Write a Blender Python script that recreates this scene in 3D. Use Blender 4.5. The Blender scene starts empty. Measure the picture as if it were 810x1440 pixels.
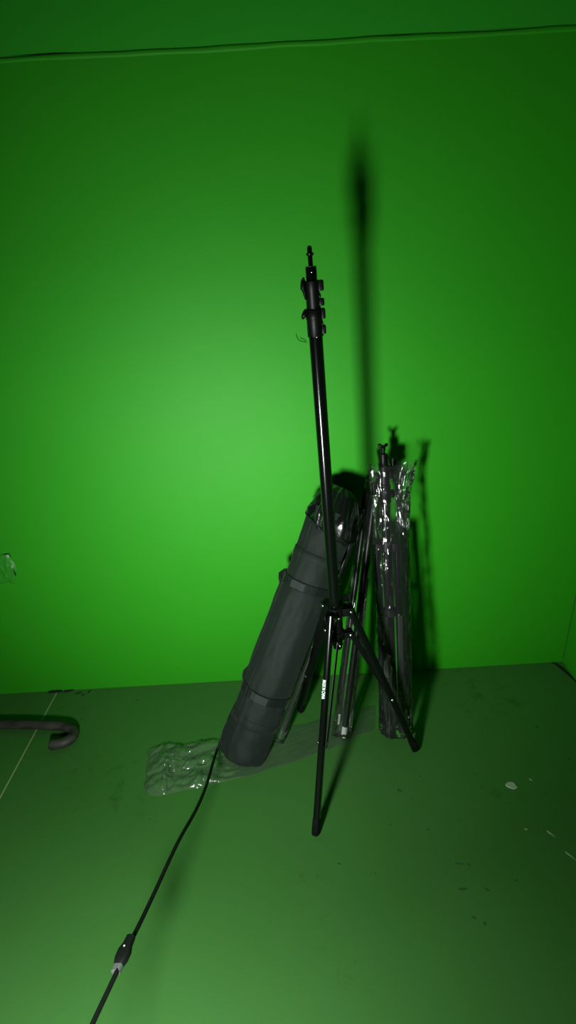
import bpy, bmesh, math, random
from mathutils import Vector, Matrix, noise
random.seed(7)
C = bpy.context.scene.collection
PI = math.pi
V = Vector

# ------------------------------------------------------------------ materials
def mat(name, base, rough=.5, metal=0., spec=.5, coat=0.):
    m = bpy.data.materials.new(name); m.use_nodes = True
    b = m.node_tree.nodes['Principled BSDF']
    b.inputs['Base Color'].default_value = (*base, 1)
    b.inputs['Roughness'].default_value = rough
    b.inputs['Metallic'].default_value = metal
    b.inputs['Specular IOR Level'].default_value = spec
    b.inputs['Coat Weight'].default_value = coat
    return m

def nd(m, typ, **kw):
    n = m.node_tree.nodes.new(typ)
    for k, v in kw.items():
        if hasattr(n, k): setattr(n, k, v)
        else: n.inputs[k.replace('_', ' ')].default_value = v
    return n
def lk(m, a, b): m.node_tree.links.new(a, b)

def add_bump(m, scale, strength, dist=.001, detail=4, stretch=None):
    b = m.node_tree.nodes['Principled BSDF']
    tc = nd(m, 'ShaderNodeTexCoord')
    src = tc.outputs['Object']
    if stretch:
        mp = nd(m, 'ShaderNodeMapping'); mp.inputs['Scale'].default_value = stretch
        lk(m, src, mp.inputs['Vector']); src = mp.outputs['Vector']
    n = nd(m, 'ShaderNodeTexNoise', Scale=scale, Detail=detail)
    lk(m, src, n.inputs['Vector'])
    bp = nd(m, 'ShaderNodeBump', Strength=strength, Distance=dist)
    lk(m, n.outputs['Fac'], bp.inputs['Height']); lk(m, bp.outputs['Normal'], b.inputs['Normal'])
    return n

def paint(name, base, alt, rough, spec, scale=3.):
    """painted surface: slight mottling of the paint, fine roller bump"""
    m = mat(name, base, rough, 0, spec)
    b = m.node_tree.nodes['Principled BSDF']
    tc = nd(m, 'ShaderNodeTexCoord')
    n = nd(m, 'ShaderNodeTexNoise', Scale=scale, Detail=6, Roughness=.6)
    lk(m, tc.outputs['Object'], n.inputs['Vector'])
    mx = nd(m, 'ShaderNodeMix', data_type='RGBA')
    mx.inputs[6].default_value = (*base, 1); mx.inputs[7].default_value = (*alt, 1)
    cr = nd(m, 'ShaderNodeMapRange'); cr.inputs[1].default_value = .4; cr.inputs[2].default_value = .7
    lk(m, n.outputs['Fac'], cr.inputs[0]); lk(m, cr.outputs[0], mx.inputs[0])
    lk(m, mx.outputs[2], b.inputs['Base Color'])
    n2 = nd(m, 'ShaderNodeTexNoise', Scale=220., Detail=3)
    lk(m, tc.outputs['Object'], n2.inputs['Vector'])
    n3 = nd(m, 'ShaderNodeTexNoise', Scale=9., Detail=3)
    lk(m, tc.outputs['Object'], n3.inputs['Vector'])
    ad = nd(m, 'ShaderNodeMath', operation='MULTIPLY_ADD'); ad.inputs[1].default_value = 6.
    lk(m, n3.outputs['Fac'], ad.inputs[0]); lk(m, n2.outputs['Fac'], ad.inputs[2])
    bp = nd(m, 'ShaderNodeBump', Strength=.25, Distance=.0006)
    lk(m, ad.outputs[0], bp.inputs['Height']); lk(m, bp.outputs['Normal'], b.inputs['Normal'])
    return m, tc, mx, b

M_wall = paint('wall_paint', (.021, .30, .0055), (.023, .315, .006), .58, .25)[0]
M_wall_up = paint('wall_paint_upper', (.024, .36, .016), (.025, .375, .017), .58, .25)[0]

def floor_mat():
    m, tc, mx, b = paint('floor_paint', (.043, .165, .029), (.049, .182, .034), .5, .4, 2.2)
    # scuffs and dark dirt specks with shapes of their own
    n = nd(m, 'ShaderNodeTexNoise', Scale=26., Detail=8, Roughness=.7); lk(m, tc.outputs['Object'], n.inputs['Vector'])
    g = nd(m, 'ShaderNodeTexNoise', Scale=3.1, Detail=2); lk(m, tc.outputs['Object'], g.inputs['Vector'])
    mu = nd(m, 'ShaderNodeMath', operation='MULTIPLY'); lk(m, n.outputs['Fac'], mu.inputs[0]); lk(m, g.outputs['Fac'], mu.inputs[1])
    mr = nd(m, 'ShaderNodeMapRange'); mr.inputs[1].default_value = .34; mr.inputs[2].default_value = .42; mr.inputs[4].default_value = .55
    lk(m, mu.outputs[0], mr.inputs[0])
    m2 = nd(m, 'ShaderNodeMix', data_type='RGBA'); m2.inputs[7].default_value = (.020, .095, .014, 1)
    lk(m, mr.outputs[0], m2.inputs[0]); lk(m, mx.outputs[2], m2.inputs[6])
    # pale dusty wear
    d = nd(m, 'ShaderNodeTexNoise', Scale=1.7, Detail=5, Roughness=.65); lk(m, tc.outputs['Object'], d.inputs['Vector'])
    dr = nd(m, 'ShaderNodeMapRange'); dr.inputs[1].default_value = .5; dr.inputs[2].default_value = .75; dr.inputs[4].default_value = .22
    lk(m, d.outputs['Fac'], dr.inputs[0])
    m3 = nd(m, 'ShaderNodeMix', data_type='RGBA'); m3.inputs[7].default_value = (.085, .19, .066, 1)
    lk(m, dr.outputs[0], m3.inputs[0]); lk(m, m2.outputs[2], m3.inputs[6])
    lk(m, m3.outputs[2], b.inputs['Base Color'])
    return m
M_floor = floor_mat()
M_line = mat('joint_filler', (.30, .40, .20), .8)
M_gap_shade = mat('dark_gap_shade', (.004, .010, .004), .9)
M_dirt = mat('dirt', (.012, .05, .010), .9)
M_scuff = mat('scuff_mark', (.022, .09, .016), .8)
M_chip = mat('pale_chip', (.32, .46, .28), .6)
M_patch = paint('patch_paint', (.022, .26, .012), (.032, .27, .022), .42, .5, 40.)[0]

M_black = mat('black_powder_coat', (.0022, .0028, .0024), .17, 0, .30)
M_leg = mat('black_leg_enamel', (.0022, .0028, .0024), .17, 0, .34)
M_plastic = mat('black_plastic', (.0024, .0032, .0027), .42, 0, .16)
M_rubber = mat('black_rubber', (.0035, .0050, .0042), .7, 0, .10)
add_bump(M_rubber, 500., .25, .0006)
M_chrome = mat('bright_steel', (.62, .64, .63), .2, 1.)
M_rod = mat('steel_rod', (.045, .05, .047), .35, .6)
M_white = mat('white_print', (.66, .78, .74), .5)
M_ferrule = mat('pale_ferrule', (.62, .68, .62), .4, .1)
M_tube = mat('dark_grey_tube', (.007, .009, .008), .34, 0, .5)
M_cord = mat('black_cable', (.0040, .0055, .0048), .55, 0, .2)
M_lead = mat('grey_sleeve', (.075, .09, .08), .6)
M_led = mat('pale_button', (.5, .55, .48), .5)

def nylon(name, base, rough, weave, spec=.16, bump=.5):
    m = mat(name, base, rough, 0, spec)
    b = m.node_tree.nodes['Principled BSDF']
    b.inputs['Sheen Weight'].default_value = .03
    b.inputs['Sheen Roughness'].default_value = .5
    tc = nd(m, 'ShaderNodeTexCoord')
    n = nd(m, 'ShaderNodeTexNoise', Scale=weave, Detail=2)
    n2 = nd(m, 'ShaderNodeTexNoise', Scale=28., Detail=5, Roughness=.6)
    for q in (n, n2): lk(m, tc.outputs['Object'], q.inputs['Vector'])
    ad = nd(m, 'ShaderNodeMath', operation='MULTIPLY_ADD'); ad.inputs[1].default_value = 5.
    lk(m, n2.outputs['Fac'], ad.inputs[0]); lk(m, n.outputs['Fac'], ad.inputs[2])
    bp = nd(m, 'ShaderNodeBump', Strength=bump, Distance=.0008)
    lk(m, ad.outputs[0], bp.inputs['Height']); lk(m, bp.outputs['Normal'], b.inputs['Normal'])
    return m
M_nylon = nylon('bag_nylon', (.0085, .0150, .0110), .68, 700.)
M_web = nylon('webbing', (.0045, .0085, .0062), .7, 420.)
M_weave = nylon('stitched_webbing', (.022, .031, .026), .75, 330.)
M_satin = nylon('shiny_lining', (.0035, .0052, .0044), .24, 300., .6, .28)

def film(name, tint=.985, haze=.02, rough=.09, bump=.35, scale=55., gain=1.0, stretch=None):
    m = bpy.data.materials.new(name); m.use_nodes = True
    nt = m.node_tree; nt.nodes.clear()
    out = nd(m, 'ShaderNodeOutputMaterial')
    tr = nd(m, 'ShaderNodeBsdfTransparent'); tr.inputs[0].default_value = (tint, tint, tint, 1)
    gl = nd(m, 'ShaderNodeBsdfGlossy'); gl.inputs['Roughness'].default_value = rough
    df = nd(m, 'ShaderNodeBsdfDiffuse'); df.inputs[0].default_value = (.75, .8, .78, 1)
    tc = nd(m, 'ShaderNodeTexCoord'); src = tc.outputs['Object']
    if stretch:
        mp = nd(m, 'ShaderNodeMapping'); mp.inputs['Scale'].default_value = stretch
        lk(m, src, mp.inputs['Vector']); src = mp.outputs['Vector']
    n = nd(m, 'ShaderNodeTexNoise', Scale=scale, Detail=4, Roughness=.55); lk(m, src, n.inputs['Vector'])
    v = nd(m, 'ShaderNodeTexVoronoi', Scale=scale * .8); lk(m, src, v.inputs['Vector'])
    ad = nd(m, 'ShaderNodeMath', operation='ADD'); lk(m, n.outputs['Fac'], ad.inputs[0]); lk(m, v.outputs['Distance'], ad.inputs[1])
    bp = nd(m, 'ShaderNodeBump', Strength=bump, Distance=.003); lk(m, ad.outputs[0], bp.inputs['Height'])
    lk(m, bp.outputs['Normal'], gl.inputs['Normal'])
    fr = nd(m, 'ShaderNodeFresnel', IOR=1.5); lk(m, bp.outputs['Normal'], fr.inputs['Normal'])
    mu = nd(m, 'ShaderNodeMath', operation='MULTIPLY', use_clamp=True); mu.inputs[1].default_value = gain
    lk(m, fr.outputs[0], mu.inputs[0])
    m1 = nd(m, 'ShaderNodeMixShader'); m1.inputs[0].default_value = haze
    lk(m, tr.outputs[0], m1.inputs[1]); lk(m, df.outputs[0], m1.inputs[2])
    m2 = nd(m, 'ShaderNodeMixShader'); lk(m, mu.outputs[0], m2.inputs[0])
    lk(m, m1.outputs[0], m2.inputs[1]); lk(m, gl.outputs[0], m2.inputs[2])
    lk(m, m2.outputs[0], out.inputs['Surface'])
    return m
M_film = film('clear_film', haze=.012, rough=.10, bump=.38, scale=55., gain=1.5)
M_film_floor = film('clear_film_lying', haze=.04, rough=.15, scale=24., bump=.10, gain=.5)
M_film_tube = film('clear_film_sleeve', gain=1.4, haze=.009, scale=30., bump=.4, stretch=(1, 1, .25))

def wood():
    m = mat('weathered_rod', (.05, .055, .045), .6, 0, .4)
    b = m.node_tree.nodes['Principled BSDF']
    n = add_bump(m, 60., .6, .0015, 6, (.3, 1, 1))
    cr = nd(m, 'ShaderNodeValToRGB')
    cr.color_ramp.elements[0].position = .35; cr.color_ramp.elements[0].color = (.014, .016, .012, 1)
    cr.color_ramp.elements[1].position = .7; cr.color_ramp.elements[1].color = (.055, .058, .045, 1)
    lk(m, n.outputs['Fac'], cr.inputs[0]); lk(m, cr.outputs[0], b.inputs['Base Color'])
    return m
M_wood = wood()

# ------------------------------------------------------------------ mesh helpers
def link_mesh(name, bm, m, parent=None, smooth=40):
    off = parent.location if parent and parent.parent is None else V((0, 0, 0))
    if parent and parent.parent is not None: off = parent.parent.location
    if parent and parent.type == 'MESH': off = BASE.get(parent.name, off)
    bmesh.ops.translate(bm, verts=bm.verts, vec=-off)
    bm.normal_update()
    if smooth:
        for f in bm.faces: f.smooth = True
        a = math.radians(smooth)
        for e in bm.edges:
            if len(e.link_faces) == 2 and e.calc_face_angle(0) > a: e.smooth = False
    me = bpy.data.meshes.new(name); bm.to_mesh(me); bm.free()
    for q in (m if isinstance(m, (list, tuple)) else [m]): me.materials.append(q)
    o = bpy.data.objects.new(name, me); C.objects.link(o)
    if parent: o.parent = parent
    BASE[o.name] = off
    return o
BASE = {}
def thing(name, label, cat, loc, group=None):
    o = bpy.data.objects.new(name, None); C.objects.link(o)
    o.empty_display_size = .02
    o.location = loc; o['label'] = label; o['category'] = cat
    if group: o['group'] = group
    return o
def tag(o, label, cat, group=None, kind=None):
    o['label'] = label; o['category'] = cat
    if group: o['group'] = group
    if kind: o['kind'] = kind
    return o
def struct(o): o['kind'] = 'structure'; return o

def frame(d, up=None):
    d = V(d).normalized()
    if up is None: up = V((0, 0, 1)) if abs(d.z) < .9 else V((0, 1, 0))
    up = V(up)
    x = up - d * up.dot(d)
    x.normalize(); y = d.cross(x)
    return d, x, y

def add_loops(bm, loops, cap0=True, cap1=True, closed=False):
    rings = [[bm.verts.new(p) for p in L] for L in loops]
    n = len(rings[0])
    idx = list(range(len(rings) - 1)) + ([len(rings) - 1] if closed else [])
    for i in idx:
        a, b = rings[i], rings[(i + 1) % len(rings)]
        for j in range(n):
            k = (j + 1) % n
            bm.faces.new((a[j], a[k], b[k], b[j]))
    if not closed:
        if cap0: bm.faces.new(list(reversed(rings[0])))
        if cap1: bm.faces.new(rings[-1])

def sweep(bm, pts, rad, seg=16, up=None, caps=(True, True), prof=None):
    """tube along a polyline; rad may be number / list / list of (a,b); prof(theta)->(x,y) unit profile"""
    pts = [V(p) for p in pts]; n = len(pts)
    loops = []; prevx = None
    for i, p in enumerate(pts):
        d = (pts[min(i + 1, n - 1)] - pts[max(i - 1, 0)])
        if d.length < 1e-9: d = pts[-1] - pts[0]
        if prevx is None:
            d, x, y = frame(d, up)
        else:
            d.normalize(); x = prevx - d * prevx.dot(d); x.normalize(); y = d.cross(x)
        prevx = x
        r = rad[i] if isinstance(rad, (list, tuple)) and not (isinstance(rad, tuple)) else rad
        a, b = r if isinstance(r, tuple) else (r, r)
        L = []
        for j in range(seg):
            t = 2 * PI * j / seg
            px, py = prof(t) if prof else (math.cos(t), math.sin(t))
            L.append(p + x * a * px + y * b * py)
        loops.append(L)
    add_loops(bm, loops, *caps)

def lathe(bm, o, d, prof, seg=24, up=None):
    """prof: list of (s, r) along axis d from o"""
    o = V(o); d, x, y = frame(d, up)
    loops = []
    for s, r in prof:
        c = o + d * s
        loops.append([c + x * r * math.cos(2 * PI * j / seg) + y * r * math.sin(2 * PI * j / seg) for j in range(seg)])
    add_loops(bm, loops)

def rrect(n=.32):
    """rounded rectangle (superellipse) profile"""
    def f(t):
        c, s = math.cos(t), math.sin(t)
        return (math.copysign(abs(c) ** n, c), math.copysign(abs(s) ** n, s))
    return f

def box(bm, c, ax, size, bev=.0012):
    """oriented box with bevelled edges. ax: (x,y,z) unit axes"""
    b2 = bmesh.new(); bmesh.ops.create_cube(b2, size=1)
    for v in b2.verts: v.co = V((v.co.x * size[0], v.co.y * size[1], v.co.z * size[2]))
    if bev: bmesh.ops.bevel(b2, geom=list(b2.edges), offset=bev, segments=2, affect='EDGES', profile=.6)
    X, Y, Z = [V(a).normalized() for a in ax]; c = V(c)
    mp = {}
    for v in b2.verts: mp[v] = bm.verts.new(c + X * v.co.x + Y * v.co.y + Z * v.co.z)
    for f in b2.faces: bm.faces.new([mp[v] for v in f.verts])
    b2.free()

def screw(bm, c, d, r=.0032, h=.003):
    lathe(bm, V(c) - V(d).normalized() * .001, d, [(0, r * .9), (h * .45, r), (h * .8, r * .75), (h, r * .3)], 12)

def screw_part(name, par, m, *a):
    bm = bmesh.new(); screw(bm, *a); return link_mesh(name, bm, m, par)

def ridge(p, s):
    """crumple height 0..1"""
    a = noise.noise(p * s); b = noise.noise(p * s * 2.3 + V((7, 3, 1)))
    return (1 - abs(a) * 2) * .65 + (1 - abs(b) * 2) * .35

# ------------------------------------------------------------------ setting
D = 1.118; XR = .713; SEAM = 1.334
bm = bmesh.new()
def quad(bm, a, b, c, d, mi=0):
    f = bm.faces.new([bm.verts.new(p) for p in (a, b, c, d)]); f.material_index = mi
box(bm, (-.65, .0, -.05), ((1, 0, 0), (0, 1, 0), (0, 0, 1)), (2.9, 2.5, .1), 0)
floor = struct(link_mesh('floor', bm, M_floor, None, 0))
bm = bmesh.new()
box(bm, (-.65, D + .05, SEAM / 2), ((1, 0, 0), (0, 1, 0), (0, 0, 1)), (2.9, .1, SEAM), 0)
nf = len(bm.faces)
box(bm, (-.65, D + .051, (SEAM + 2.5) / 2), ((1, 0, 0), (0, 1, 0), (0, 0, 1)), (2.9, .1, 2.5 - SEAM), 0)
bm.faces.ensure_lookup_table()
for f in list(bm.faces)[nf:]: f.material_index = 1
wall_back = struct(link_mesh('wall_back', bm, [M_wall, M_wall_up], None, 0))
bm = bmesh.new()
box(bm, (XR + .05, -.07, 1.25), ((1, 0, 0), (0, 1, 0), (0, 0, 1)), (.1, 2.376, 2.5), 0)
wall_right = struct(link_mesh('wall_right', bm, M_wall, None, 0))

bm = bmesh.new()
sweep(bm, [(XR - .0004, D - .0004, z / 20 * 2.4 + .01) for z in range(21)], [.0007 + .0003 * noise.noise(V((0, 0, z * 1.7))) for z in range(21)], 6)
link_mesh('corner_line', bm, M_dirt, wall_right, 0)  # thin dark line marking the wall corner, in the crumbs' colour
# seam bead: a wavy painted-over lip where two wall boards meet
bm = bmesh.new()
pts = []; rr = []
for i in range(260):
    x = -1.2 + i * (XR + 1.2 - .001) / 259
    dz = .0022 * noise.noise(V((x * 4.2, 3.1, 0))) + .0012 * noise.noise(V((x * 14, 1.1, 0)))
    pts.append((x, D + .0005, SEAM - .001 + dz))
    rr.append((.0042 + .001 * noise.noise(V((x * 9, 8, 0))), .0021))
sweep(bm, pts, rr, 10, up=(0, 0, 1))
bead = struct(link_mesh('trim_1', bm, M_wall, None, 60))
bm = bmesh.new()
k = 0
for i in range(120):          # bead's shadow painted as a broken dark strip just above it
    x0 = -1.2 + i * .0159; x1 = x0 + .0159
    g = lambda x: max(.00005, -.0001 + .0016 * noise.noise(V((x * 7.3, 5.2, 2))))
    z = lambda x: SEAM + .0032 + .0022 * noise.noise(V((x * 4.2, 3.1, 0)))
    y = D - .0004
    quad(bm, (x0, y, z(x0)), (x1, y, z(x1)), (x1, y, z(x1) + g(x1)), (x0, y, z(x0) + g(x0)))
bmesh.ops.remove_doubles(bm, verts=bm.verts, dist=1e-5)
bead_shade = link_mesh('seam_shadow', bm, M_gap_shade, wall_back, 0)

# pale joint line in the floor on the left, dark slivers where wall and floor part
bm = bmesh.new()
lp = [(-.6445, 1.110), (-.648, .98), (-.6505, .85), (-.653, .72), (-.656, .4), (-.66, -.4)]
for (xa, ya), (xb, yb) in zip(lp, lp[1:]):
    w = .0016
    quad(bm, (xa - w, ya, .0004), (xb - w, yb, .0004), (xb + w, yb, .0004), (xa + w, ya, .0004))
struct(link_mesh('trim_2', bm, M_line, None, 0))

def blob(bm, c, rx, ry, rot=0, seed=0, n=14, nx=(1, 0, 0), ny=(0, 1, 0), off=(0, 0, .0006), h=.0008):
    """thin irregular flake lying on a surface"""
    nx, ny = V(nx), V(ny); nz = nx.cross(ny); c = V(c)
    cr, sr = math.cos(rot), math.sin(rot)
    top = []; bot = []
    for j in range(n):
        t = 2 * PI * j / n
        r = 1 + .55 * noise.noise(V((math.cos(t) * 1.3 + seed * 3.7, math.sin(t) * 1.3, seed)))
        a, b = rx * r * math.cos(t), ry * r * math.sin(t)
        p = c + nx * (a * cr - b * sr) + ny * (a * sr + b * cr)
        bot.append(bm.verts.new(p)); top.append(bm.verts.new(p + nz * h - (nx * a + ny * b) * .1))
    for j in range(n):
        k = (j + 1) % n
        bm.faces.new((bot[j], bot[k], top[k], top[j]))
    bm.faces.new(top)

def flake(name, m, par, *a, **k):
    bm = bmesh.new(); blob(bm, *a, **k); return link_mesh(name, bm, m, par, 30)
flake('floor_gap', M_gap_shade, floor, (-.650, 1.1135, 0), .020, .0030, .05, 1, h=.004)
flake('floor_gap', M_gap_shade, floor, (-.615, 1.1135, 0), .012, .0022, .2, 2, h=.003)
flake('dirt_crumb', M_dirt, floor, (-.585, 1.104, 0), .009, .0035, .3, 3); flake('dirt_crumb', M_dirt, floor, (-.557, 1.107, 0), .006, .003, 1, 4)
flake('dirt_crumb', M_dirt, floor, (-.570, 1.097, 0), .007, .002, -.4, 5)
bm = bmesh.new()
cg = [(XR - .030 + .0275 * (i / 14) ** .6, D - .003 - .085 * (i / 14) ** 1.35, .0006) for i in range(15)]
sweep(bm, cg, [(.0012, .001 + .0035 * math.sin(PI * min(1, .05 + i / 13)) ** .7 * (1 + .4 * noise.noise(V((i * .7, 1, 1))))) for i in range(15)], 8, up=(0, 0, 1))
link_mesh('corner_gap', bm, M_gap_shade, floor, 60)
scuffs = [(.057, .620, .005, .003), (.198, .762, .009, .006), (.549, .906, .004, .007), (.577, .814, .004, .003), (.249, .793, .003, .003),
          (.274, .608, .011, .0025), (.290, .606, .006, .002), (.266, .565, .012, .004), (.307, .562, .007, .003), (.364, .574, .004, .003),
          (.27, .52, .006, .004), (.285, .51, .004, .006), (-.316, .730, .003, .002), (-.305, .725, .002, .002), (-.419, 1.065, .006, .004),
          (.22, .742, .003, .002), (.165, .69, .004, .0025), (.235, .675, .005, .003), (.3, .69, .003, .002), (.41, .72, .003, .002), (.12, .60, .003, .0015)]
for i, (x, y, a, b) in enumerate(scuffs):
    bm = bmesh.new(); blob(bm, (x, y, 0), a * .7, b * .55, random.uniform(-.6, .6), i + 40, h=.0004)
    link_mesh('floor_scuff', bm, M_scuff, floor, 30)
for i, (x, y, a, b, r) in enumerate([(.4625, .653, .009, .0016, -.9), (.479, .609, .010, .0016, -.9), (.42, .665, .003, .0015, -.5), (.475, .77, .004, .0015, -.9)]):
    bm = bmesh.new(); blob(bm, (x, y, 0), a, b, r, i + 70, h=.0003)
    link_mesh('floor_scratch', bm, M_line, floor, 30)
bm = bmesh.new(); blob(bm, (.430, .759, .0005), .0125, .0075, -.35, 91, 18, h=.0012)
tag(link_mesh('paint_chip', bm, M_chip, None, 30), 'small pale paint flake lying alone on the right part of the green floor', 'paint chip')

# lumpy repaired patch on the wall by the left edge
bm = bmesh.new()
gx, gz = 26, 34; grid = {}
cx, cz = -.687, .382; hw, hh = .027, .043
for i in range(gx + 1):
    for j in range(gz + 1):
        u, v = i / gx * 2 - 1, j / gz * 2 - 1
        edge = 1 + .22 * noise.noise(V((u * 1.6, v * 1.6, 4)))
        r = (abs(u) ** 3.5 + abs(v) ** 3.5) ** (1 / 3.5)
        s = min(1, 1 / max(r, .001)) if r > 1 else 1
        p = V((cx + u * s * hw * edge + v * .004, 0, cz + v * s * hh * edge))
        fall = max(0, 1 - r ** 6) if r < 1 else 0
        h = fall * (.0022 + .0030 * max(0, ridge(V((u * 1.4, v * 1.4, 2)), 1.0)))
        p.y = D - h
        grid[i, j] = bm.verts.new(p)
for i in range(gx):
    for j in range(gz):
        bm.faces.new((grid[i, j], grid[i + 1, j], grid[i + 1, j + 1], grid[i, j + 1]))
link_mesh('wall_patch', bm, M_patch, wall_back, 60)
flake('patch_crack', M_gap_shade, wall_back, (-.6615, D - .0005, .372), .0014, .009, 0, 5, nx=(1, 0, 0), ny=(0, 0, 1), h=.003)
flake('patch_crack', M_gap_shade, wall_back, (-.668, D - .0005, .422), .008, .0012, .1, 6, nx=(1, 0, 0), ny=(0, 0, 1), h=.003)
bm = bmesh.new()
blob(bm, (-.662, D - .001, .389), .0022, .004, 0, 8, nx=(1, 0, 0), ny=(0, 0, 1), h=.003)
link_mesh('patch_flake', bm, M_chip, wall_back, 30)

# ------------------------------------------------------------------ light stand
UZ = V((-.0437, 0, 1)).normalized()
def AX(z): return V((.0966 - .0437 * z, .842, z))
XL = V((1, 0, 0)); XL = (XL - UZ * XL.dot(UZ)).normalized(); YL = UZ.cross(XL)
stand = thing('light_stand', 'tall bare black light stand with its three legs spread on the green floor', 'light stand', AX(0))

def zl(prof, z0): return [((z - z0), r) for z, r in prof]
def axl(name, prof, m, parent=stand, seg=28):
    bm = bmesh.new(); lathe(bm, AX(prof[0][0]), UZ, [((z - prof[0][0]) * 1.00095, r) for z, r in prof], seg, up=(0, -1, 0))
    return link_mesh(name, bm, m, parent)
axl('pole', [(.323, .0095), (.324, .0104), (.9040, .0104)], M_black)
pcap = axl('pole_end_cap', [(.314, .006), (.316, .0085), (.3245, .0088)], M_plastic)
low = axl('lower_clamp_collar', [(.9030, .0112), (.9035, .0120), (.9275, .0120), (.9285, .0126), (.9290, .0128), (.9415, .0128), (.9425, .0120)], M_plastic)
up_ = axl('upper_clamp_collar', [(.9420, .0100), (.9430, .0106), (.9670, .0104), (.9680, .0109), (.9800, .0109), (.9810, .0100)], M_plastic)
axl('inner_tube', [(.9800, .0081), (.9985, .0081), (.9998, .0074)], M_black)
axl('tube_rim', [(.9990, .0079), (1.0000, .0079), (1.0003, .0070), (1.0003, .005)], M_chrome)
spg = axl('spigot', [(1.0, .0034), (1.0130, .0034), (1.0138, .0048), (1.0150, .0056), (1.0168, .0056), (1.0176, .0040), (1.0190, .0034), (1.0235, .0035), (1.0256, .0028), (1.0266, .0012)], M_black, seg=16)
for z_, x_, y_, r_ in ((.992, 0, -.008, .0016), (.9435, .001, -.0105, .0018), (.9035, .0012, -.012, .0016)):
    screw_part('screw', stand, M_chrome, AX(z_) + V((x_, y_, 0)), (0, -1, 0), r_, .0012)
# clamp lugs (right side) and wing knobs (left side)
def lug(par, z, h, r0, w, dep=.014):
    bm = bmesh.new()
    box(bm, AX(z) + XL * (r0 + w / 2 - .002), (XL, YL, UZ), (w, dep, h), .0022)
    return link_mesh('clamp_lug', bm, M_plastic, par)
lug(low, .9350, .0150, .0120, .0065); lug(low, .9125, .0130, .0115, .0065); 
lug(low, .9215, .0070, .0115, .0030)
lug(up_, .9735, .0150, .0100, .0085); lug(up_, .9510, .0105, .0100, .0080); lug(up_, .9600, .0070, .0100, .0035)
def wing(par, pts, rad):
    """clamp knob on the left flank: lobed lever hugging the collar"""
    bm = bmesh.new()
    sweep(bm, [AX(z) - XL * x - V((0, .001, 0)) for z, x in pts], rad, 14, up=-XL, prof=rrect(.75))
    return link_mesh('clamp_knob', bm, M_plastic, par)
wing(up_, [(.9560, .0112), (.9600, .0116), (.9670, .0124), (.9720, .0138), (.9760, .0136), (.9820, .0126), (.9865, .0116)],
     [(.0008, .003), (.0016, .005), (.0024, .0065), (.0038, .0075), (.0036, .0075), (.0032, .0065), (.0010, .003)])
wing(low, [(.9435, .0118), (.9405, .0130), (.9360, .0150), (.9320, .0168), (.9295, .0180)],
     [(.0010, .003), (.0026, .006), (.0034, .0075), (.0030, .0065), (.0010, .003)])

# hub brackets
def hub(zc, hh, rr, name, zr):
    bm = bmesh.new()
    z0 = zc - hh / 2
    lathe(bm, AX(z0), UZ, [(0, rr - .002), (.001, rr), (hh - .001, rr), (hh, rr - .002)], 28)
    return bm
FEET = [V((.018, .678, 0)), V((.254, .859, 0)), V((0.003, .994, 0))]
c0 = V((.0907, .8437, 0))
DIR = [((f - c0).normalized()) for f in FEET]
upper = hub(.405, .022, .0165, 'leg_bracket', 0)
lower = hub(.348, .018, .0150, 'brace_bracket', 0)
for d in DIR:
    t = UZ.cross(d).normalized()
    for s in (-1, 1):
        box(upper, AX(.402) + d * .0225 + t * s * .0088, (d, t, UZ), (.022, .0026, .017), .0009)
        box(lower, AX(.346) + d * .0205 + t * s * .0048, (d, t, UZ), (.020, .0022, .013), .0008)
hubU = link_mesh('leg_bracket', upper, M_plastic, stand)
hubL = link_mesh('brace_bracket', lower, M_plastic, stand)
# locking knob of the hub, back right
bm = bmesh.new()
kd = (XL * .75 + V((0, .55, .25))).normalized()
ko = AX(.412) + kd * .014
lathe(bm, ko, kd, [(0, .004), (.010, .004), (.0105, .0065), (.0165, .007), (.018, .005)], 14)
sweep(bm, [ko + kd * .014 - V((-.006, 0, .010)), ko + kd * .014, ko + kd * .014 + V((.008, 0, .010))], [(.002, .002), (.004, .004), (.002, .003)], 10)
link_mesh('hub_knob', bm, M_plastic, hubU)
bm = bmesh.new()     # short inner sleeve below the upper bracket
lathe(bm, AX(.355), UZ, [(0, .0125), (.04, .0125)], 24)
link_mesh('hub_sleeve', bm, M_plastic, stand)

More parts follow.
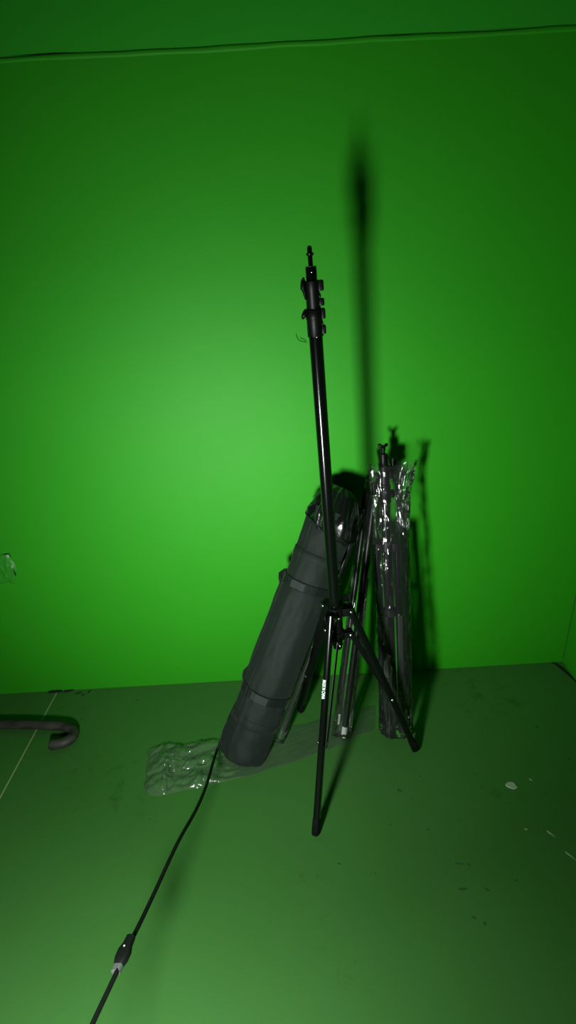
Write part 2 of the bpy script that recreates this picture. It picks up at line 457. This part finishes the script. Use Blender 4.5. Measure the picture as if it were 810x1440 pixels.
legs = []
JT = [.57, .60, .61]
for d, f, jt in zip(DIR, FEET, JT):
    t = UZ.cross(d).normalized()
    pv = AX(.402) + d * .029; ft = V((f.x, f.y, .007))
    L = ft - pv; ld = L.normalized(); n = t.cross(ld).normalized()
    bm = bmesh.new()
    N = 24; pts = [pv - ld * .008 + (ft - pv + ld * .008) * (i / N) for i in range(N + 1)]
    sweep(bm, pts, [(.0058 + .0008 * i / N, .0074) for i in range(N + 1)], 20, up=t, prof=rrect(.55))
    lg = link_mesh('leg', bm, M_leg, stand); legs.append((lg, pv, ft, ld, t, n))
    bm = bmesh.new()
    e = ft - ld * .030
    sweep(bm, [e, e + ld * .002, ft + ld * .0005, ft + ld * .003, ft + ld * .0045], [(.0066, .0078), (.0072, .0084), (.0074, .0086), (.0064, .0076), (.004, .005)], 20, up=t, prof=rrect(.6))
    link_mesh('rubber_foot', bm, M_rubber, lg)
    # brace: flat strip beside the leg
    sp = AX(.346) + d * .026 + t * .0096; jp = pv + L * jt + t * .0096
    b = (jp - sp).normalized(); bn = t.cross(b).normalized()
    bm = bmesh.new()
    sweep(bm, [sp - b * .006, sp - b * .004, jp + b * .004, jp + b * .006], [(.0010, .003), (.0010, .0062), (.0010, .0062), (.0010, .003)], 16, up=t, prof=rrect(.45))
    link_mesh('brace', bm, M_plastic, stand)
    for s in (-1, 1):
        screw_part('rivet', stand, M_chrome, pv + t * s * .0100, t * s, .0034, .003)
        screw_part('rivet', stand, M_chrome, AX(.346) + d * .026 + t * s * (.0108 if s > 0 else .006), t * s, .0032, .003)
        screw_part('rivet', stand, M_chrome, pv + L * jt + t * s * (.0106 if s > 0 else .0064), t * s, .0032, .0030)
# small centre rod/ pale pin at the end of the pole
screw_part('screw', stand, M_chrome, AX(.3955) + V((.0052, -.0165, 0)), (0.2, -1, .1), .0030, .003)
screw_part('screw', stand, M_chrome, AX(.326) + V((.004, -.010, 0)), (0.2, -1, -.3), .0026, .003)

# printed sticker on the front leg
lg, pv, ft, ld, t, n = legs[0]
cam_dir = (V((0, 0, 1)) - (pv + (ft - pv) * .3)).normalized()
# face of the leg that looks out
nf = -n if (-n).dot(cam_dir) > n.dot(cam_dir) else n
cu = bpy.data.curves.new('sticker_text', 'FONT'); cu.body = 'MADE IN CHINA'; cu.size = 1; cu.offset = .022; cu.space_character = 1.0
cu.align_x = 'LEFT'
tmp = bpy.data.objects.new('tmp_text', cu); C.objects.link(tmp)
dg = bpy.context.evaluated_depsgraph_get(); tm = bpy.data.meshes.new_from_object(tmp.evaluated_get(dg))
xs = [v.co.x for v in tm.vertices]; ys = [v.co.y for v in tm.vertices]
x0, x1, y0, y1 = min(xs), max(xs), min(ys), max(ys)
bm = bmesh.new(); bm.from_mesh(tm)
a = pv + (ft - pv) * .270; ln = (ft - pv).length * .088; wd = .0064
tt = t if t.x > 0 else -t
for v in bm.verts:
    u = (v.co.x - x0) / (x1 - x0); w = (v.co.y - y0) / (y1 - y0) - .5
    v.co = a + ld * (u * ln) + tt * (w * wd - .0014) + nf * .0079
link_mesh('sticker_lettering', bm, M_white, lg, 0)['label'] = 'white printed lettering reading MADE IN CHINA'
bpy.data.objects.remove(tmp)

# ------------------------------------------------------------------ carry bag
B0 = V((-.131, .864, .0245)); B1 = V((.125, 1.055, .572))
bd, bx, by = frame(B1 - B0, (-1, 0, 0))       # bx: to the upper left, by: across
BL = (B1 - B0).length
bag = thing('carry_bag', 'long black nylon carry bag leaning on the green wall, its mouth gathered', 'bag', (B0.x, B0.y, 0))
# direction towards the viewer side, perpendicular to axis
vf = V((-.1, -1, .55)); vf = (vf - bd * vf.dot(bd)).normalized(); vs = bd.cross(vf).normalized()
if vs.x < 0: vs = -vs                           # vs: to the right
def bag_r(s, th):
    """radius at distance s along the bag, angle th (0 = facing viewer, + = right)"""
    r = .0525
    r += .0012 * math.cos(3 * th + .6) + .0010 * math.cos(5 * th + 1.3)     # the bundle inside
    # flat facets left of centre give the long ridges
    w = .05 * math.sin(s * 13)
    def stay(t0, wd, h): return h * max(0, 1 - abs(th + w - t0) / wd)
    r += stay(-.60, .22, .0042) + stay(.45, .30, .0020) + stay(-1.20, .25, .0034) + stay(1.2, .3, .0024)
    if s < .075:
        k = 1 - s / .075
        r += .0018 * k * (1 + .5 * noise.noise(V((math.cos(th) * 2, math.sin(th) * 2, s * 30)))) + .0065 * math.exp(-((th + 1.35) / .26) ** 2) * math.sin(PI * min(1, max(0, (s + .004) / .075)))
    r += .0016 * noise.noise(V((math.cos(th) * 2.6 + 5, math.sin(th) * 2.6, s * 22))) * (.45 + .55 * math.exp(-((s - .11) / .05) ** 2) + .4 * math.exp(-((s - .46) / .06) ** 2))
    for c in (.148, .405): r -= .0022 * math.exp(-((s - c) / .016) ** 2)
    for c in (.078, .490): r -= .0010 * math.exp(-((s - c) / .012) ** 2)
    p = V((math.cos(th) * 1.2, math.sin(th) * 1.2, s * 7))
    r += .0026 * noise.noise(p * 1.7) + .0014 * noise.noise(p * 4.1)
    if s < .10: r += .0035 * noise.noise(V((math.cos(th) * 2.2, math.sin(th) * 2.2, s * 34))) * (1 - s / .10)
    return r
def bag_p(s, th, dr=0., tot=None):
    r = bag_r(s, th) + dr
    # bottom edge rounding
    return B0 + bd * s + (vf * math.cos(th) + vs * math.sin(th)) * r
SEG = 88
bm = bmesh.new(); loops = []
ss = [-.006, -.004, 0, .006, .012] + [.012 + (.575 - .012) * i / 110 for i in range(1, 111)]
ks = [.90, .95, .98, .995, 1.0]
for i, s in enumerate(ss):
    k = ks[i] if i < 5 else 1
    L = []
    for j in range(SEG):
        th = 2 * PI * j / SEG - PI
        p = bag_p(s, th); c = B0 + bd * s
        p = c + (p - c) * k
        if p.z < .0025: p.z = .0025 + (p.z - .0025) * .12
        if p.y > D - .002: p.y = D - .002
        L.append(p)
    loops.append(L)
add_loops(bm, loops)
body = link_mesh('bag_body', bm, M_nylon, bag, 60)
def band(name, s0, w, th0, th1, dr, m, tilt=0., n=60, parent=bag):
    """webbing strip round the bag"""
    bm = bmesh.new(); loops = []
    for i in range(n + 1):
        th = th0 + (th1 - th0) * i / n
        s = s0 + tilt * math.sin(th)
        e = .0 if 0 < i < n else 0
        loops.append([bag_p(s - w / 2, th, .0002), bag_p(s - w / 2 + .0012, th, dr), bag_p(s + w / 2 - .0012, th, dr), bag_p(s + w / 2, th, .0002)])
    for L in loops:
        for p in L:
            if p.y > D - .0012: p.y = D - .0012
    add_loops(bm, loops)
    return link_mesh(name, bm, m, parent, 50)
band('strap', .148, .021, -PI + .01, PI - .01, .0022, M_web, 0, 110)
band('strap', .405, .021, -PI + .01, PI - .01, .0022, M_web, 0, 110)
band('stitched_tab', .148, .0190, -.47, .22, .0036, M_weave)['label'] = 'lighter woven stitched tab on the lower strap'
band('stitched_tab', .405, .0180, -.62, -.02, .0036, M_weave)['label'] = 'lighter woven stitched tab on the upper strap'
band('seam_tape', .086, .020, -1.9, 1.9, .0014, M_nylon)
band('seam_tape', .470, .018, -1.9, 1.9, .0014, M_nylon)
# handle: webbing running along the left flank, arching off the bag at both ends
bm = bmesh.new(); pts = []
for i in range(41):
    u = i / 40; s = .148 + (.405 - .148) * u
    lift = .0028 + .0095 * (math.exp(-((u - .035) / .05) ** 2) + math.exp(-((u - .97) / .035) ** 2))
    pts.append(bag_p(s, -1.78, lift))
pts = [bag_p(.143, -1.55, .0005)] + pts + [bag_p(.408, -1.60, .0005)]
sweep(bm, pts, (.0020, .0125), 14, up=(vf * math.cos(1.78) - vs * math.sin(1.78)), prof=rrect(.5))
link_mesh('handle', bm, M_web, bag, 50)
# gathered shiny hood over the mouth
def hood_p(u, th):
    """u 0 = rim, 1 = gathered centre; loose satin folds run towards the gather"""
    ct, st = math.cos(th), math.sin(th)
    big = noise.noise(V((ct * 1.5 + 3, st * 1.5, u * 1.1 + 4)))
    mid = noise.noise(V((ct * 3.1 + 1, st * 3.1, u * 1.5 + 14)))
    fold = abs(noise.noise(V((ct * 2.6, st * 2.6, u * 1.6 + 9)))) * 2 - .5
    fine = abs(noise.noise(V((ct * 5.5, st * 5.5, u * 3.2 + 2)))) * 2 - .5
    prof_s = [(0, .534, .0535), (.10, .540, .0565), (.30, .562, .0550), (.50, .590, .0490), (.70, .615, .0375), (.86, .627, .022), (1, .621, .005)]
    for (u0, s0, r0), (u1, s1, r1) in zip(prof_s, prof_s[1:]):
        if u <= u1:
            f = (u - u0) / (u1 - u0); f = f * f * (3 - 2 * f) * .4 + f * .6
            s = s0 + (s1 - s0) * f; r = r0 + (r1 - r0) * f; break
    k = math.sin(min(1, u * 1.05 + .08) * PI) * .9 + .25
    r += (.010 * big + .014 * mid - .0055 * fold - .0012 * fine) * k * min(1, r / .03)
    s += .009 * big * (1 - u) + .007 * mid * (1 - u) - .004 * fold * u * (1 - u) + .004 * noise.noise(V((ct * 3.2, st * 3.2, 2))) * (1 - u)
    s -= .020 * math.cos(th - .9) * (1 - u) ** 1.5 
    p = B0 + bd * s + (vf * ct + vs * st) * r
    if p.y > D - .002: p.y = D - .002
    return p
bm = bmesh.new(); loops = []
NT = 180
loops.append([B0 + bd * .535 + (hood_p(0, 2 * PI * j / NT) - (B0 + bd * .535)) * .93 for j in range(NT)])
for i in range(61): loops.append([hood_p(i / 60, 2 * PI * j / NT) for j in range(NT)])
add_loops(bm, loops, False, True)
hood = link_mesh('gathered_hood', bm, M_satin, bag, 70); hood['label'] = 'shiny gathered black lining at the mouth'
bm = bmesh.new()
sweep(bm, [hood_p(.10, 2 * PI * j / 80) + (vf * math.cos(2 * PI * j / 80) + vs * math.sin(2 * PI * j / 80)) * .0006 for j in range(81)], .0016, 8)
link_mesh('drawstring', bm, M_web, bag)

# ------------------------------------------------------------------ sleeved tubes
def sleeve(name_m, bm, p0, p1, ra, rb, up, rfun=None, nl=120, seg=56, amp=.0018, seed=0., cap=(True, True), zs=14., clampy=True, ripple=3.4):
    p0, p1 = V(p0), V(p1); d, x, y = frame(p1 - p0, up); L = (p1 - p0).length
    loops = []
    for i in range(nl + 1):
        u = i / nl; c = p0 + d * (u * L); lp = []
        ka, kb = rfun(u) if rfun else (1, 1)
        for j in range(seg):
            t = 2 * PI * j / seg
            w = amp * (ridge(V((math.cos(t) * ripple + seed, math.sin(t) * ripple, u * L * zs)), 1.) - .3)
            p = c + x * (ra * ka + w) * math.cos(t) + y * (rb * kb + w) * math.sin(t)
            if p.z < .0012: p.z = .0012 + .0003 * math.sin(9 * t)
            if clampy and p.y > D - .001: p.y = D - .001
            lp.append(p)
        loops.append(lp)
    add_loops(bm, loops, *cap)

def tube_thing(name, label, p0, p1, r, m=M_tube, cuff=None, ferr=0., group=None, holes=()):
    p0, p1 = V(p0), V(p1); d = (p1 - p0).normalized(); L = (p1 - p0).length
    th = thing(name, label, 'tube', p0, group)
    bm = bmesh.new(); lathe(bm, p0 + d * ferr, d, [(0, r * .8), (.001, r), (L - ferr - .001, r), (L - ferr, r * .8)], 24)
    link_mesh('tube_shaft', bm, m, th)
    if ferr:
        bm = bmesh.new(); lathe(bm, p0, d, [(0, r * .7), (.001, r * .86), (ferr + .004, r * .86)], 20)
        link_mesh('ferrule', bm, M_ferrule, th)['label'] = 'pale bare metal end'
    bm = bmesh.new(); lathe(bm, p1 - d * .012, d, [(0, r), (.0003, r + .0008), (.012, r + .0008), (.013, r * .8)], 20)
    link_mesh('tube_cap', bm, M_plastic, th)
    return th, d
pA0, pA1 = V((-.039, .928, .010)), V((.164, 1.066, .510))
tube_thing('crossbar_tube', 'slim grey crossbar tube in clear sleeve leaning just right of the black bag', pA0, pA1, .0064, group='crossbar tubes leaning on the wall')
bm = bmesh.new()
def fA(u):
    k = 1 + .35 * math.exp(-(u / .12) ** 2)
    e = min(1, u / .012 + .25)
    return (k * (1.1 - .1 * min(1, u / .3)), (.9 + .2 * (1 - u)) * e)
dA = (pA1 - pA0).normalized()
sleeve('', bm, V((-.055, .900, .006)), pA1 + dA * .004, .0094, .0084, (1, 0, 0), fA, 130, 48, .0012, 2.)
tag(link_mesh('plastic_sleeve', bm, M_film_tube, None, 180), 'narrow clear plastic sleeve around the slim tube beside the black bag', 'plastic sleeve', 'clear sleeves around the tubes')

pB0, pB1 = V((.099, .905, .004)), V((.1955, 1.082, .565))
pC0, pC1 = V((.088, .938, .012)), V((.1795, 1.094, .545))
tube_thing('crossbar_tube', 'thick dark crossbar tube with pale tip, right one of the sleeved pair', pB0, pB1, .0078, ferr=.027, group='crossbar tubes leaning on the wall')
tube_thing('crossbar_tube', 'thinner dark crossbar tube with pale tip, left one of the sleeved pair', pC0, pC1, .0062, ferr=.027, group='crossbar tubes leaning on the wall')
bm = bmesh.new()
dB = (pB1 - pB0).normalized()
def fB(u):
    e = min(1, .35 + u / .03)
    return (1.18 - .25 * u, (1.05 - .05 * u) * e)
sleeve('', bm, V((.0935, .908, .003)), (pB1 + pC1) / 2 + dB * .012, .0185, .0155, (1, -.1, 0), fB, 150, 56, .0016, 5.)
tag(link_mesh('plastic_sleeve', bm, M_film_tube, None, 180), 'clear plastic sleeve holding two dark tubes with pale tips', 'plastic sleeve', 'clear sleeves around the tubes')

# ------------------------------------------------------------------ folded stand in its clear bag
S0 = V((.2165, .905, 0)); S1 = V((.2015, 1.045, .668))
sd, sx, sy = frame(S1 - S0, (1, 0, 0))
SL = (S1 - S0).length
def SP(s, a=0., b=0.): return S0 + sd * s + sx * a + sy * b
if (sy.y > 0): sy = -sy                       # sy: towards the viewer
fst = thing('folded_light_stand', 'folded black light stand in clear plastic bag leaning on the wall', 'light stand', S0)
def fl(name, prof, m, a=0., b=0., par=fst, seg=22):
    bm = bmesh.new(); lathe(bm, SP(prof[0][0], a, b), sd, [(s - prof[0][0], r) for s, r in prof], seg)
    return link_mesh(name, bm, m, par)
fl('pole', [(.030, .0092), (.031, .0100), (.5550, .0100)], M_black)
fl('clamp_collar', [(.554, .0118), (.555, .0126), (.592, .0126), (.593, .0112)], M_plastic)
fl('clamp_collar', [(.593, .0100), (.594, .0110), (.630, .0110), (.631, .0095)], M_plastic)
head = fl('stand_head', [(.631, .0085), (.632, .0090), (.6560, .0090), (.6570, .0078)], M_plastic)
fl('spigot', [(.656, .0040), (.6635, .0040), (.6640, .0052), (.668, .0052)], M_plastic, par=head, seg=14)
bm = bmesh.new()                               # wing nut on top: hub with two ears
nut = SP(.6655)
lathe(bm, nut, sd, [(0, .0045), (.007, .0045), (.009, .0030)], 14)
for s in (-1, 1):
    a = nut + sd * .004; d1 = (sx * s + sd * .75).normalized()
    sweep(bm, [a, a + d1 * .005, a + d1 * .0095, a + d1 * .0125], [(.0024, .0024), (.0028, .0034), (.0026, .0038), (.0012, .002)], 12, up=(0, 1, 0))
link_mesh('wing_nut', bm, M_plastic, fst)
def fbox(name, s, a, b, size, par=fst, m=M_plastic, bev=.0015):
    bm = bmesh.new(); box(bm, SP(s, a, b), (sx, sy, sd), size, bev); return link_mesh(name, bm, m, par)
fbox('clamp_lug', .612, .0145, -.003, (.012, .014, .016)); fbox('clamp_lug', .572, .0155, -.003, (.010, .014, .016)); fbox('clamp_lug', .612, -.0150, 0, (.008, .012, .012))
bm = bmesh.new()                               # clamp knob sticking up at the right, towards the wall
kb = SP(.616, .0215, -.020); lathe(bm, kb, (sd + sx * .1), [(0, .005), (.016, .0055), (.0165, .0085), (.028, .0085), (.030, .006)], 16)
sweep(bm, [SP(.628, .008, -.006), SP(.622, .0215, -.020)], (.004, .006), 10)
link_mesh('clamp_knob', bm, M_plastic, fst)
bm = bmesh.new(); sweep(bm, [SP(.586, -.004, .010), SP(.586, -.024, .008)], (.0045, .007), 12); sweep(bm, [SP(.574, -.024, .008), SP(.600, -.0245, .008)], (.004, .006), 12, up=(1, 0, 0))
link_mesh('clamp_knob', bm, M_plastic, fst)
bm = bmesh.new()
lathe(bm, SP(.450), sd, [(0, .0145), (.001, .0165), (.023, .0165), (.024, .0145)], 24)
for a, b in ((-.021, .006), (.021, .006), (0, -.021)):
    box(bm, SP(.458, a * .85, b), (sx, sy, sd), (.017, .016, .020), .0015)
link_mesh('leg_bracket', bm, M_plastic, fst)
bm = bmesh.new()
lathe(bm, SP(.30), sd, [(0, .0128), (.001, .0142), (.017, .0142), (.018, .0128)], 24)
link_mesh('brace_bracket', bm, M_plastic, fst)
for k, (a, b) in enumerate(((-.0215, .006), (.0215, .004), (.000, -.0215))):
    a1 = a * .82; b1 = b
    p_t = SP(.464, a, b); p_b = SP(.016, a1, b1)
    if p_b.z < .010: p_b.z = .010
    bm = bmesh.new(); sweep(bm, [p_t + (p_b - p_t) * (i / 12) for i in range(13)], (.0068, .0078), 20, up=sx, prof=rrect(.55))
    l_ = link_mesh('leg', bm, M_leg, fst)
    q = (p_t - p_b).normalized()
    bm = bmesh.new(); sweep(bm, [p_b + q * .026, p_b + q * .024, p_b - q * .004, p_b - q * .006], [(.0070, .0080), (.0080, .0090), (.0080, .0090), (.005, .006)], 18, up=sx, prof=rrect(.6))
    link_mesh('rubber_foot', bm, M_rubber, l_)
    bm = bmesh.new(); sweep(bm, [SP(.305, a * .75 + .004, b + (.011 if b > 0 else 0)), SP(.160, a * .78 + .002, b + (.0095 if b > 0 else 0))], (.0054, .0012), 14, up=sx, prof=rrect(.5))
    link_mesh('brace', bm, M_rod, fst)
    for s in (.458, .305, .160, .24, .215): screw_part('rivet', fst, M_chrome, SP(s, a * (.8 + .4 * (s - .15)), b + .0085), sy, .0022, .002)

# clear bag: flattened tube, open crumpled flap at its top right
bm = bmesh.new()
def fS(u):
    k = 1.0
    if u > .86: k = 1 + (u - .86) * 1.5
    e = min(1, .55 + u / .03)
    return (k * e, e * (1 - .35 * max(0, u - .8) / .2))
E0 = SP(.006, .002); E1 = SP(.634, .010)
ed, ex, ey = frame(E1 - E0, sx); EL = (E1 - E0).length
nl, seg = 170, 84; loops = []
for i in range(nl + 1):
    u = i / nl; c = E0 + ed * (u * EL); ka, kb = fS(u); lp = []
    for j in range(seg):
        t = 2 * PI * j / seg
        ct, st = math.cos(t), math.sin(t)
        top = max(0, (u - .60) / .4)
        q = V((ct * 2.6, st * 2.6, u * 6.5))
        w = .0042 * (ridge(q, 1.) - .35) + .0022 * ridge(q * 2.4, 1.)
        w += top * .006 * (ridge(V((ct * 2., st * 2., u * 14)), 1.) - .3)
        if u < .09: w += .003 * ridge(q * 3, 1.) * (1 - u / .09)
        nn = .72
        X = math.copysign(abs(ct) ** nn, ct); Y = math.copysign(abs(st) ** .9, st)
        p = c + ex * ((.0320 * ka + w) * X + (.006 if X > 0 else 0) * (1 - .3 * u)) + ey * ((.0300 * kb + w) * Y)
        if u > .9 and X > .2: p += (ex * .012 + ed * .004) * X * (u - .9) / .1 * (1 + .6 * noise.noise(V((t * 2, u * 20, 3))))
        if i == nl: p += ed * .006 * noise.noise(V((ct * 3, st * 3, 5)))
        if p.z < .0012: p.z = .0012
        if p.y > D - .0012: p.y = D - .0012
        lp.append(p)
    loops.append(lp)
add_loops(bm, loops, True, False)
tag(link_mesh('plastic_bag', bm, M_film, None, 180), 'crinkled clear plastic bag pulled over the folded light stand', 'plastic bag')

# ------------------------------------------------------------------ empty clear sleeve lying on the floor
bm = bmesh.new()
P00, P01 = V((-.335, .778, 0)), V((-.362, .912, 0))        # left end front / back
P10, P11 = V((.172, .917, 0)), V((.190, 1.006, 0))         # right end
nu, nv = 230, 54
def fl_xy(u, v):
    a = P00.lerp(P10, u); b = P01.lerp(P11, u)
    a.y -= .018 * math.sin(u * PI) ; b.y -= .024 * math.sin(u * PI)
    w = .010 * noise.noise(V((u * 6, v * 1.2, 1))) * (1 if v in (0, 1) else .6)
    for e in (u / .07, (1 - u) / .05):
        if e < 1: m_ = (a + b) / 2; k = .72 + .28 * math.sqrt(max(0, 1 - (1 - e) ** 2)); a = m_ + (a - m_) * k; b = m_ + (b - m_) * k
    p = a.lerp(b, v); p.y += w
    p.x += .010 * noise.noise(V((v * 3, u * 1.5, 7))) * (1 - u)
    if u < .22 and v > .6: p.y -= .010 * math.exp(-((u - .17) / .05) ** 2) * (v - .6) / .4
    return p
def fl_h(u, v):
    puff = .0022 + .021 * math.exp(-((u - .13) / .13) ** 2) + .012 * math.exp(-((u - .26) / .09) ** 2) + .002 * math.exp(-((u - .95) / .06) ** 2)
    e = min(1, min(v, 1 - v) / .14, u / .03, (1 - u) / .03 + .05)
    e = math.sqrt(max(0, e))
    wv = noise.noise(V((u * 7, v * 2.2, 6))) * .8
    q = V((u * 4.5 + v * 1.2 + wv, v * 4.6 - u * 7.0 + wv, .5))
    r = max(0, ridge(q, 1.)) ** 1.7
    q2 = V((u * 10 + v * 2.2, v * 9. - u * 13, 2.5)); r2 = max(0, ridge(q2, 1.)) ** 2
    lip = math.exp(-((u - .075 - .012 * math.sin(v * 5)) / .010) ** 2) * .35
    h = puff * (.06 + .72 * r + .30 * r2 + lip) * e
    return .0012 + h
top = {}
for i in range(nu + 1):
    for j in range(nv + 1):
        u, v = i / nu, j / nv
        p = fl_xy(u, v)
        top[i, j] = bm.verts.new((p.x, p.y, fl_h(u, v)))
for i in range(nu):
    for j in range(nv):
        bm.faces.new((top[i, j], top[i + 1, j], top[i + 1, j + 1], top[i, j + 1]))
tag(link_mesh('plastic_sleeve', bm, M_film_floor, None, 180), 'empty crumpled clear plastic sleeve lying flat on the floor under the black bag', 'plastic sleeve')

# ------------------------------------------------------------------ cable with inline switch
def smooth_path(pts, n=10):
    pts = [V(p) for p in pts]; out = []
    P = [pts[0] * 2 - pts[1]] + pts + [pts[-1] * 2 - pts[-2]]
    for i in range(1, len(P) - 2):
        for k in range(n):
            t = k / n; a, b, c, d = P[i - 1], P[i], P[i + 1], P[i + 2]
            out.append(.5 * ((2 * b) + (c - a) * t + (2 * a - 5 * b + 4 * c - d) * t * t + (3 * b - a - 3 * c + d) * t ** 3))
    out.append(pts[-1]); return out
CP = [(-.096, .975, .190), (-.107, .955, .168), (-.136, .919, .124), (-.159, .901, .086), (-.177, .880, .050), (-.191, .853, .031), (-0.1918, 0.7346, 0.0821), (-0.1991, 0.6602, 0.1119), (-0.2118, 0.5745, 0.1528), (-0.2281, 0.4775, 0.1811), (-0.2355, 0.4175, 0.2064), (-0.2409, 0.3984, 0.2126), (-0.2435, 0.3693, 0.2211), (-0.2528, 0.3114, 0.2389), (-0.2552, 0.2493, 0.2714)]
cable = thing('power_cable', 'thin black cable with inline switch running past the bag to the lower left', 'cable', (-.19, .853, 0))
bm = bmesh.new(); sweep(bm, smooth_path(CP, 12), .0030, 14); link_mesh('cord', bm, M_cord, cable)
sw0 = V((-0.2382, 0.4110, 0.2113)); sw1 = V((-0.2434, 0.3826, 0.2166)); q = (sw1 - sw0).normalized()
_, ux, uy = frame(q, (1, 0, .2))
bm = bmesh.new()
sweep(bm, [sw0 - q * .001, sw0, sw0 + q * .010, sw0 + q * .018, sw0 + q * .028, sw0 + q * .036, sw0 + q * .037],
      [(.0040, .0036), (.0056, .0046), (.0060, .0050), (.0088, .0058), (.0086, .0058), (.0062, .0048), (.005, .004)], 20, up=ux, prof=rrect(.5))
sw = link_mesh('inline_switch', bm, M_cord, cable, 35)
bm = bmesh.new(); nn_ = uy if uy.z > 0 else -uy
if nn_.dot(V((0, -.3, 1))) < 0: nn_ = -nn_
lathe(bm, sw0 + q * .016 + nn_ * .0045, nn_, [(0, .0012), (.0018, .0012), (.0022, .0007)], 12)
link_mesh('button', bm, M_led, sw)['label'] = 'tiny pale button'
bm = bmesh.new()
sweep(bm, [sw0 + q * .0355, sw0 + q * .036, sw0 + q * .044, sw0 + q * .0445], [(.0045, .004), (.0062, .0046), (.0058, .0044), (.0040, .0034)], 18, up=ux, prof=rrect(.55))
link_mesh('strain_relief', bm, M_lead, sw)['label'] = 'pale grey end of the switch'

# ------------------------------------------------------------------ hooked rod on the left
RP = [(-1.35, 1.03, .0122), (-1.05, 1.015, .0122), (-.80, 1.000, .0122), (-.741, .997, .0122), (-.686, .993, .0122), (-.630, .987, .0122), (-.590, .982, .0122), (-.562, .974, .0122), (-.546, .961, .0122), (-.5435, .945, .0122), (-.553, .932, .0122), (-.570, .9255, .0122), (-.589, .9245, .0122)]
bm = bmesh.new()
rp = smooth_path(RP, 8); rr = []
for i, p in enumerate(rp):
    k = i / (len(rp) - 1)
    rr.append(.0113 + .0006 * noise.noise(p * 30) + (.0008 if k > .55 else 0))
rr[-1] *= .86
sweep(bm, rp, rr, 20)
for v in bm.verts: v.co += v.co.normalized() * .0006 * noise.noise(v.co * 60)
tag(link_mesh('hooked_rod', bm, M_wood, None, 50), 'dark weathered rod with a hooked end lying on the floor by the left edge', 'rod')

# loose threads hanging on the wall behind the stand
for k, pts in enumerate([[(.036, D - .002, .878), (.040, D - .004, .866), (.050, D - .003, .862), (.056, D - .004, .860), (.052, D - .003, .866), (.044, D - .003, .870)]]):
    bm = bmesh.new(); sweep(bm, smooth_path(pts, 6), .0005, 6)
    tag(link_mesh('loose_thread', bm, M_wall, None), 'tiny curled green thread stuck to the wall left of the pole', 'thread')

# ------------------------------------------------------------------ camera
cam = bpy.data.cameras.new('camera'); co = bpy.data.objects.new('camera', cam); C.objects.link(co)
cam.sensor_fit = 'VERTICAL'; cam.sensor_height = 36.; cam.sensor_width = 20.25
cam.lens = 36. * 750 / 1440; cam.clip_start = .01
pitch = math.radians(24.6); roll = math.radians(3.3)
co.matrix_world = Matrix.Translation((0, 0, 1)) @ Matrix.Rotation(PI / 2 - pitch, 4, 'X') @ Matrix.Rotation(-roll, 4, 'Z')
bpy.context.scene.camera = co

# ------------------------------------------------------------------ light: one hand-held lamp low on the left, an added floor fill, dim room
la = bpy.data.lights.new('lamp', 'AREA'); la.shape = 'RECTANGLE'; la.size = .095; la.size_y = .17
la.energy = 4.35; la.color = (.93, 1., .94); la.spread = math.radians(104)
lo = bpy.data.objects.new('lamp', la); C.objects.link(lo)
LP = V((-.235, .112, .51)); lo.location = LP
lo.rotation_euler = (V((.02, D, .66)) - LP).to_track_quat('-Z', 'Y').to_euler()

lb = bpy.data.lights.new('floor_fill', 'AREA'); lb.shape = 'RECTANGLE'; lb.size = .06; lb.size_y = .10  # extra light added at the lamp's spot to brighten the floor
lb.energy = 6.0; lb.color = (1., 1., .98)
ls = bpy.data.objects.new('floor_fill', lb); C.objects.link(ls); ls.location = LP + V((0, -.01, -.01))
ls.rotation_euler = (V((-.30, .36, 0)) - ls.location).to_track_quat('-Z', 'Y').to_euler()

w = bpy.data.worlds.new('world'); bpy.context.scene.world = w; w.use_nodes = True
w.node_tree.nodes['Background'].inputs[0].default_value = (.75, .85, 1, 1)
w.node_tree.nodes['Background'].inputs[1].default_value = .007

sc = bpy.context.scene
sc.view_settings.view_transform = 'Standard'; sc.view_settings.look = 'None'
sc.view_settings.gamma = 1; sc.view_settings.use_curve_mapping = False
sc.view_settings.exposure = 0.
sc.cycles.max_bounces = 10; sc.cycles.transparent_max_bounces = 24
sc.cycles.sample_clamp_indirect = 4.
sc.cycles.caustics_reflective = False; sc.cycles.caustics_refractive = False
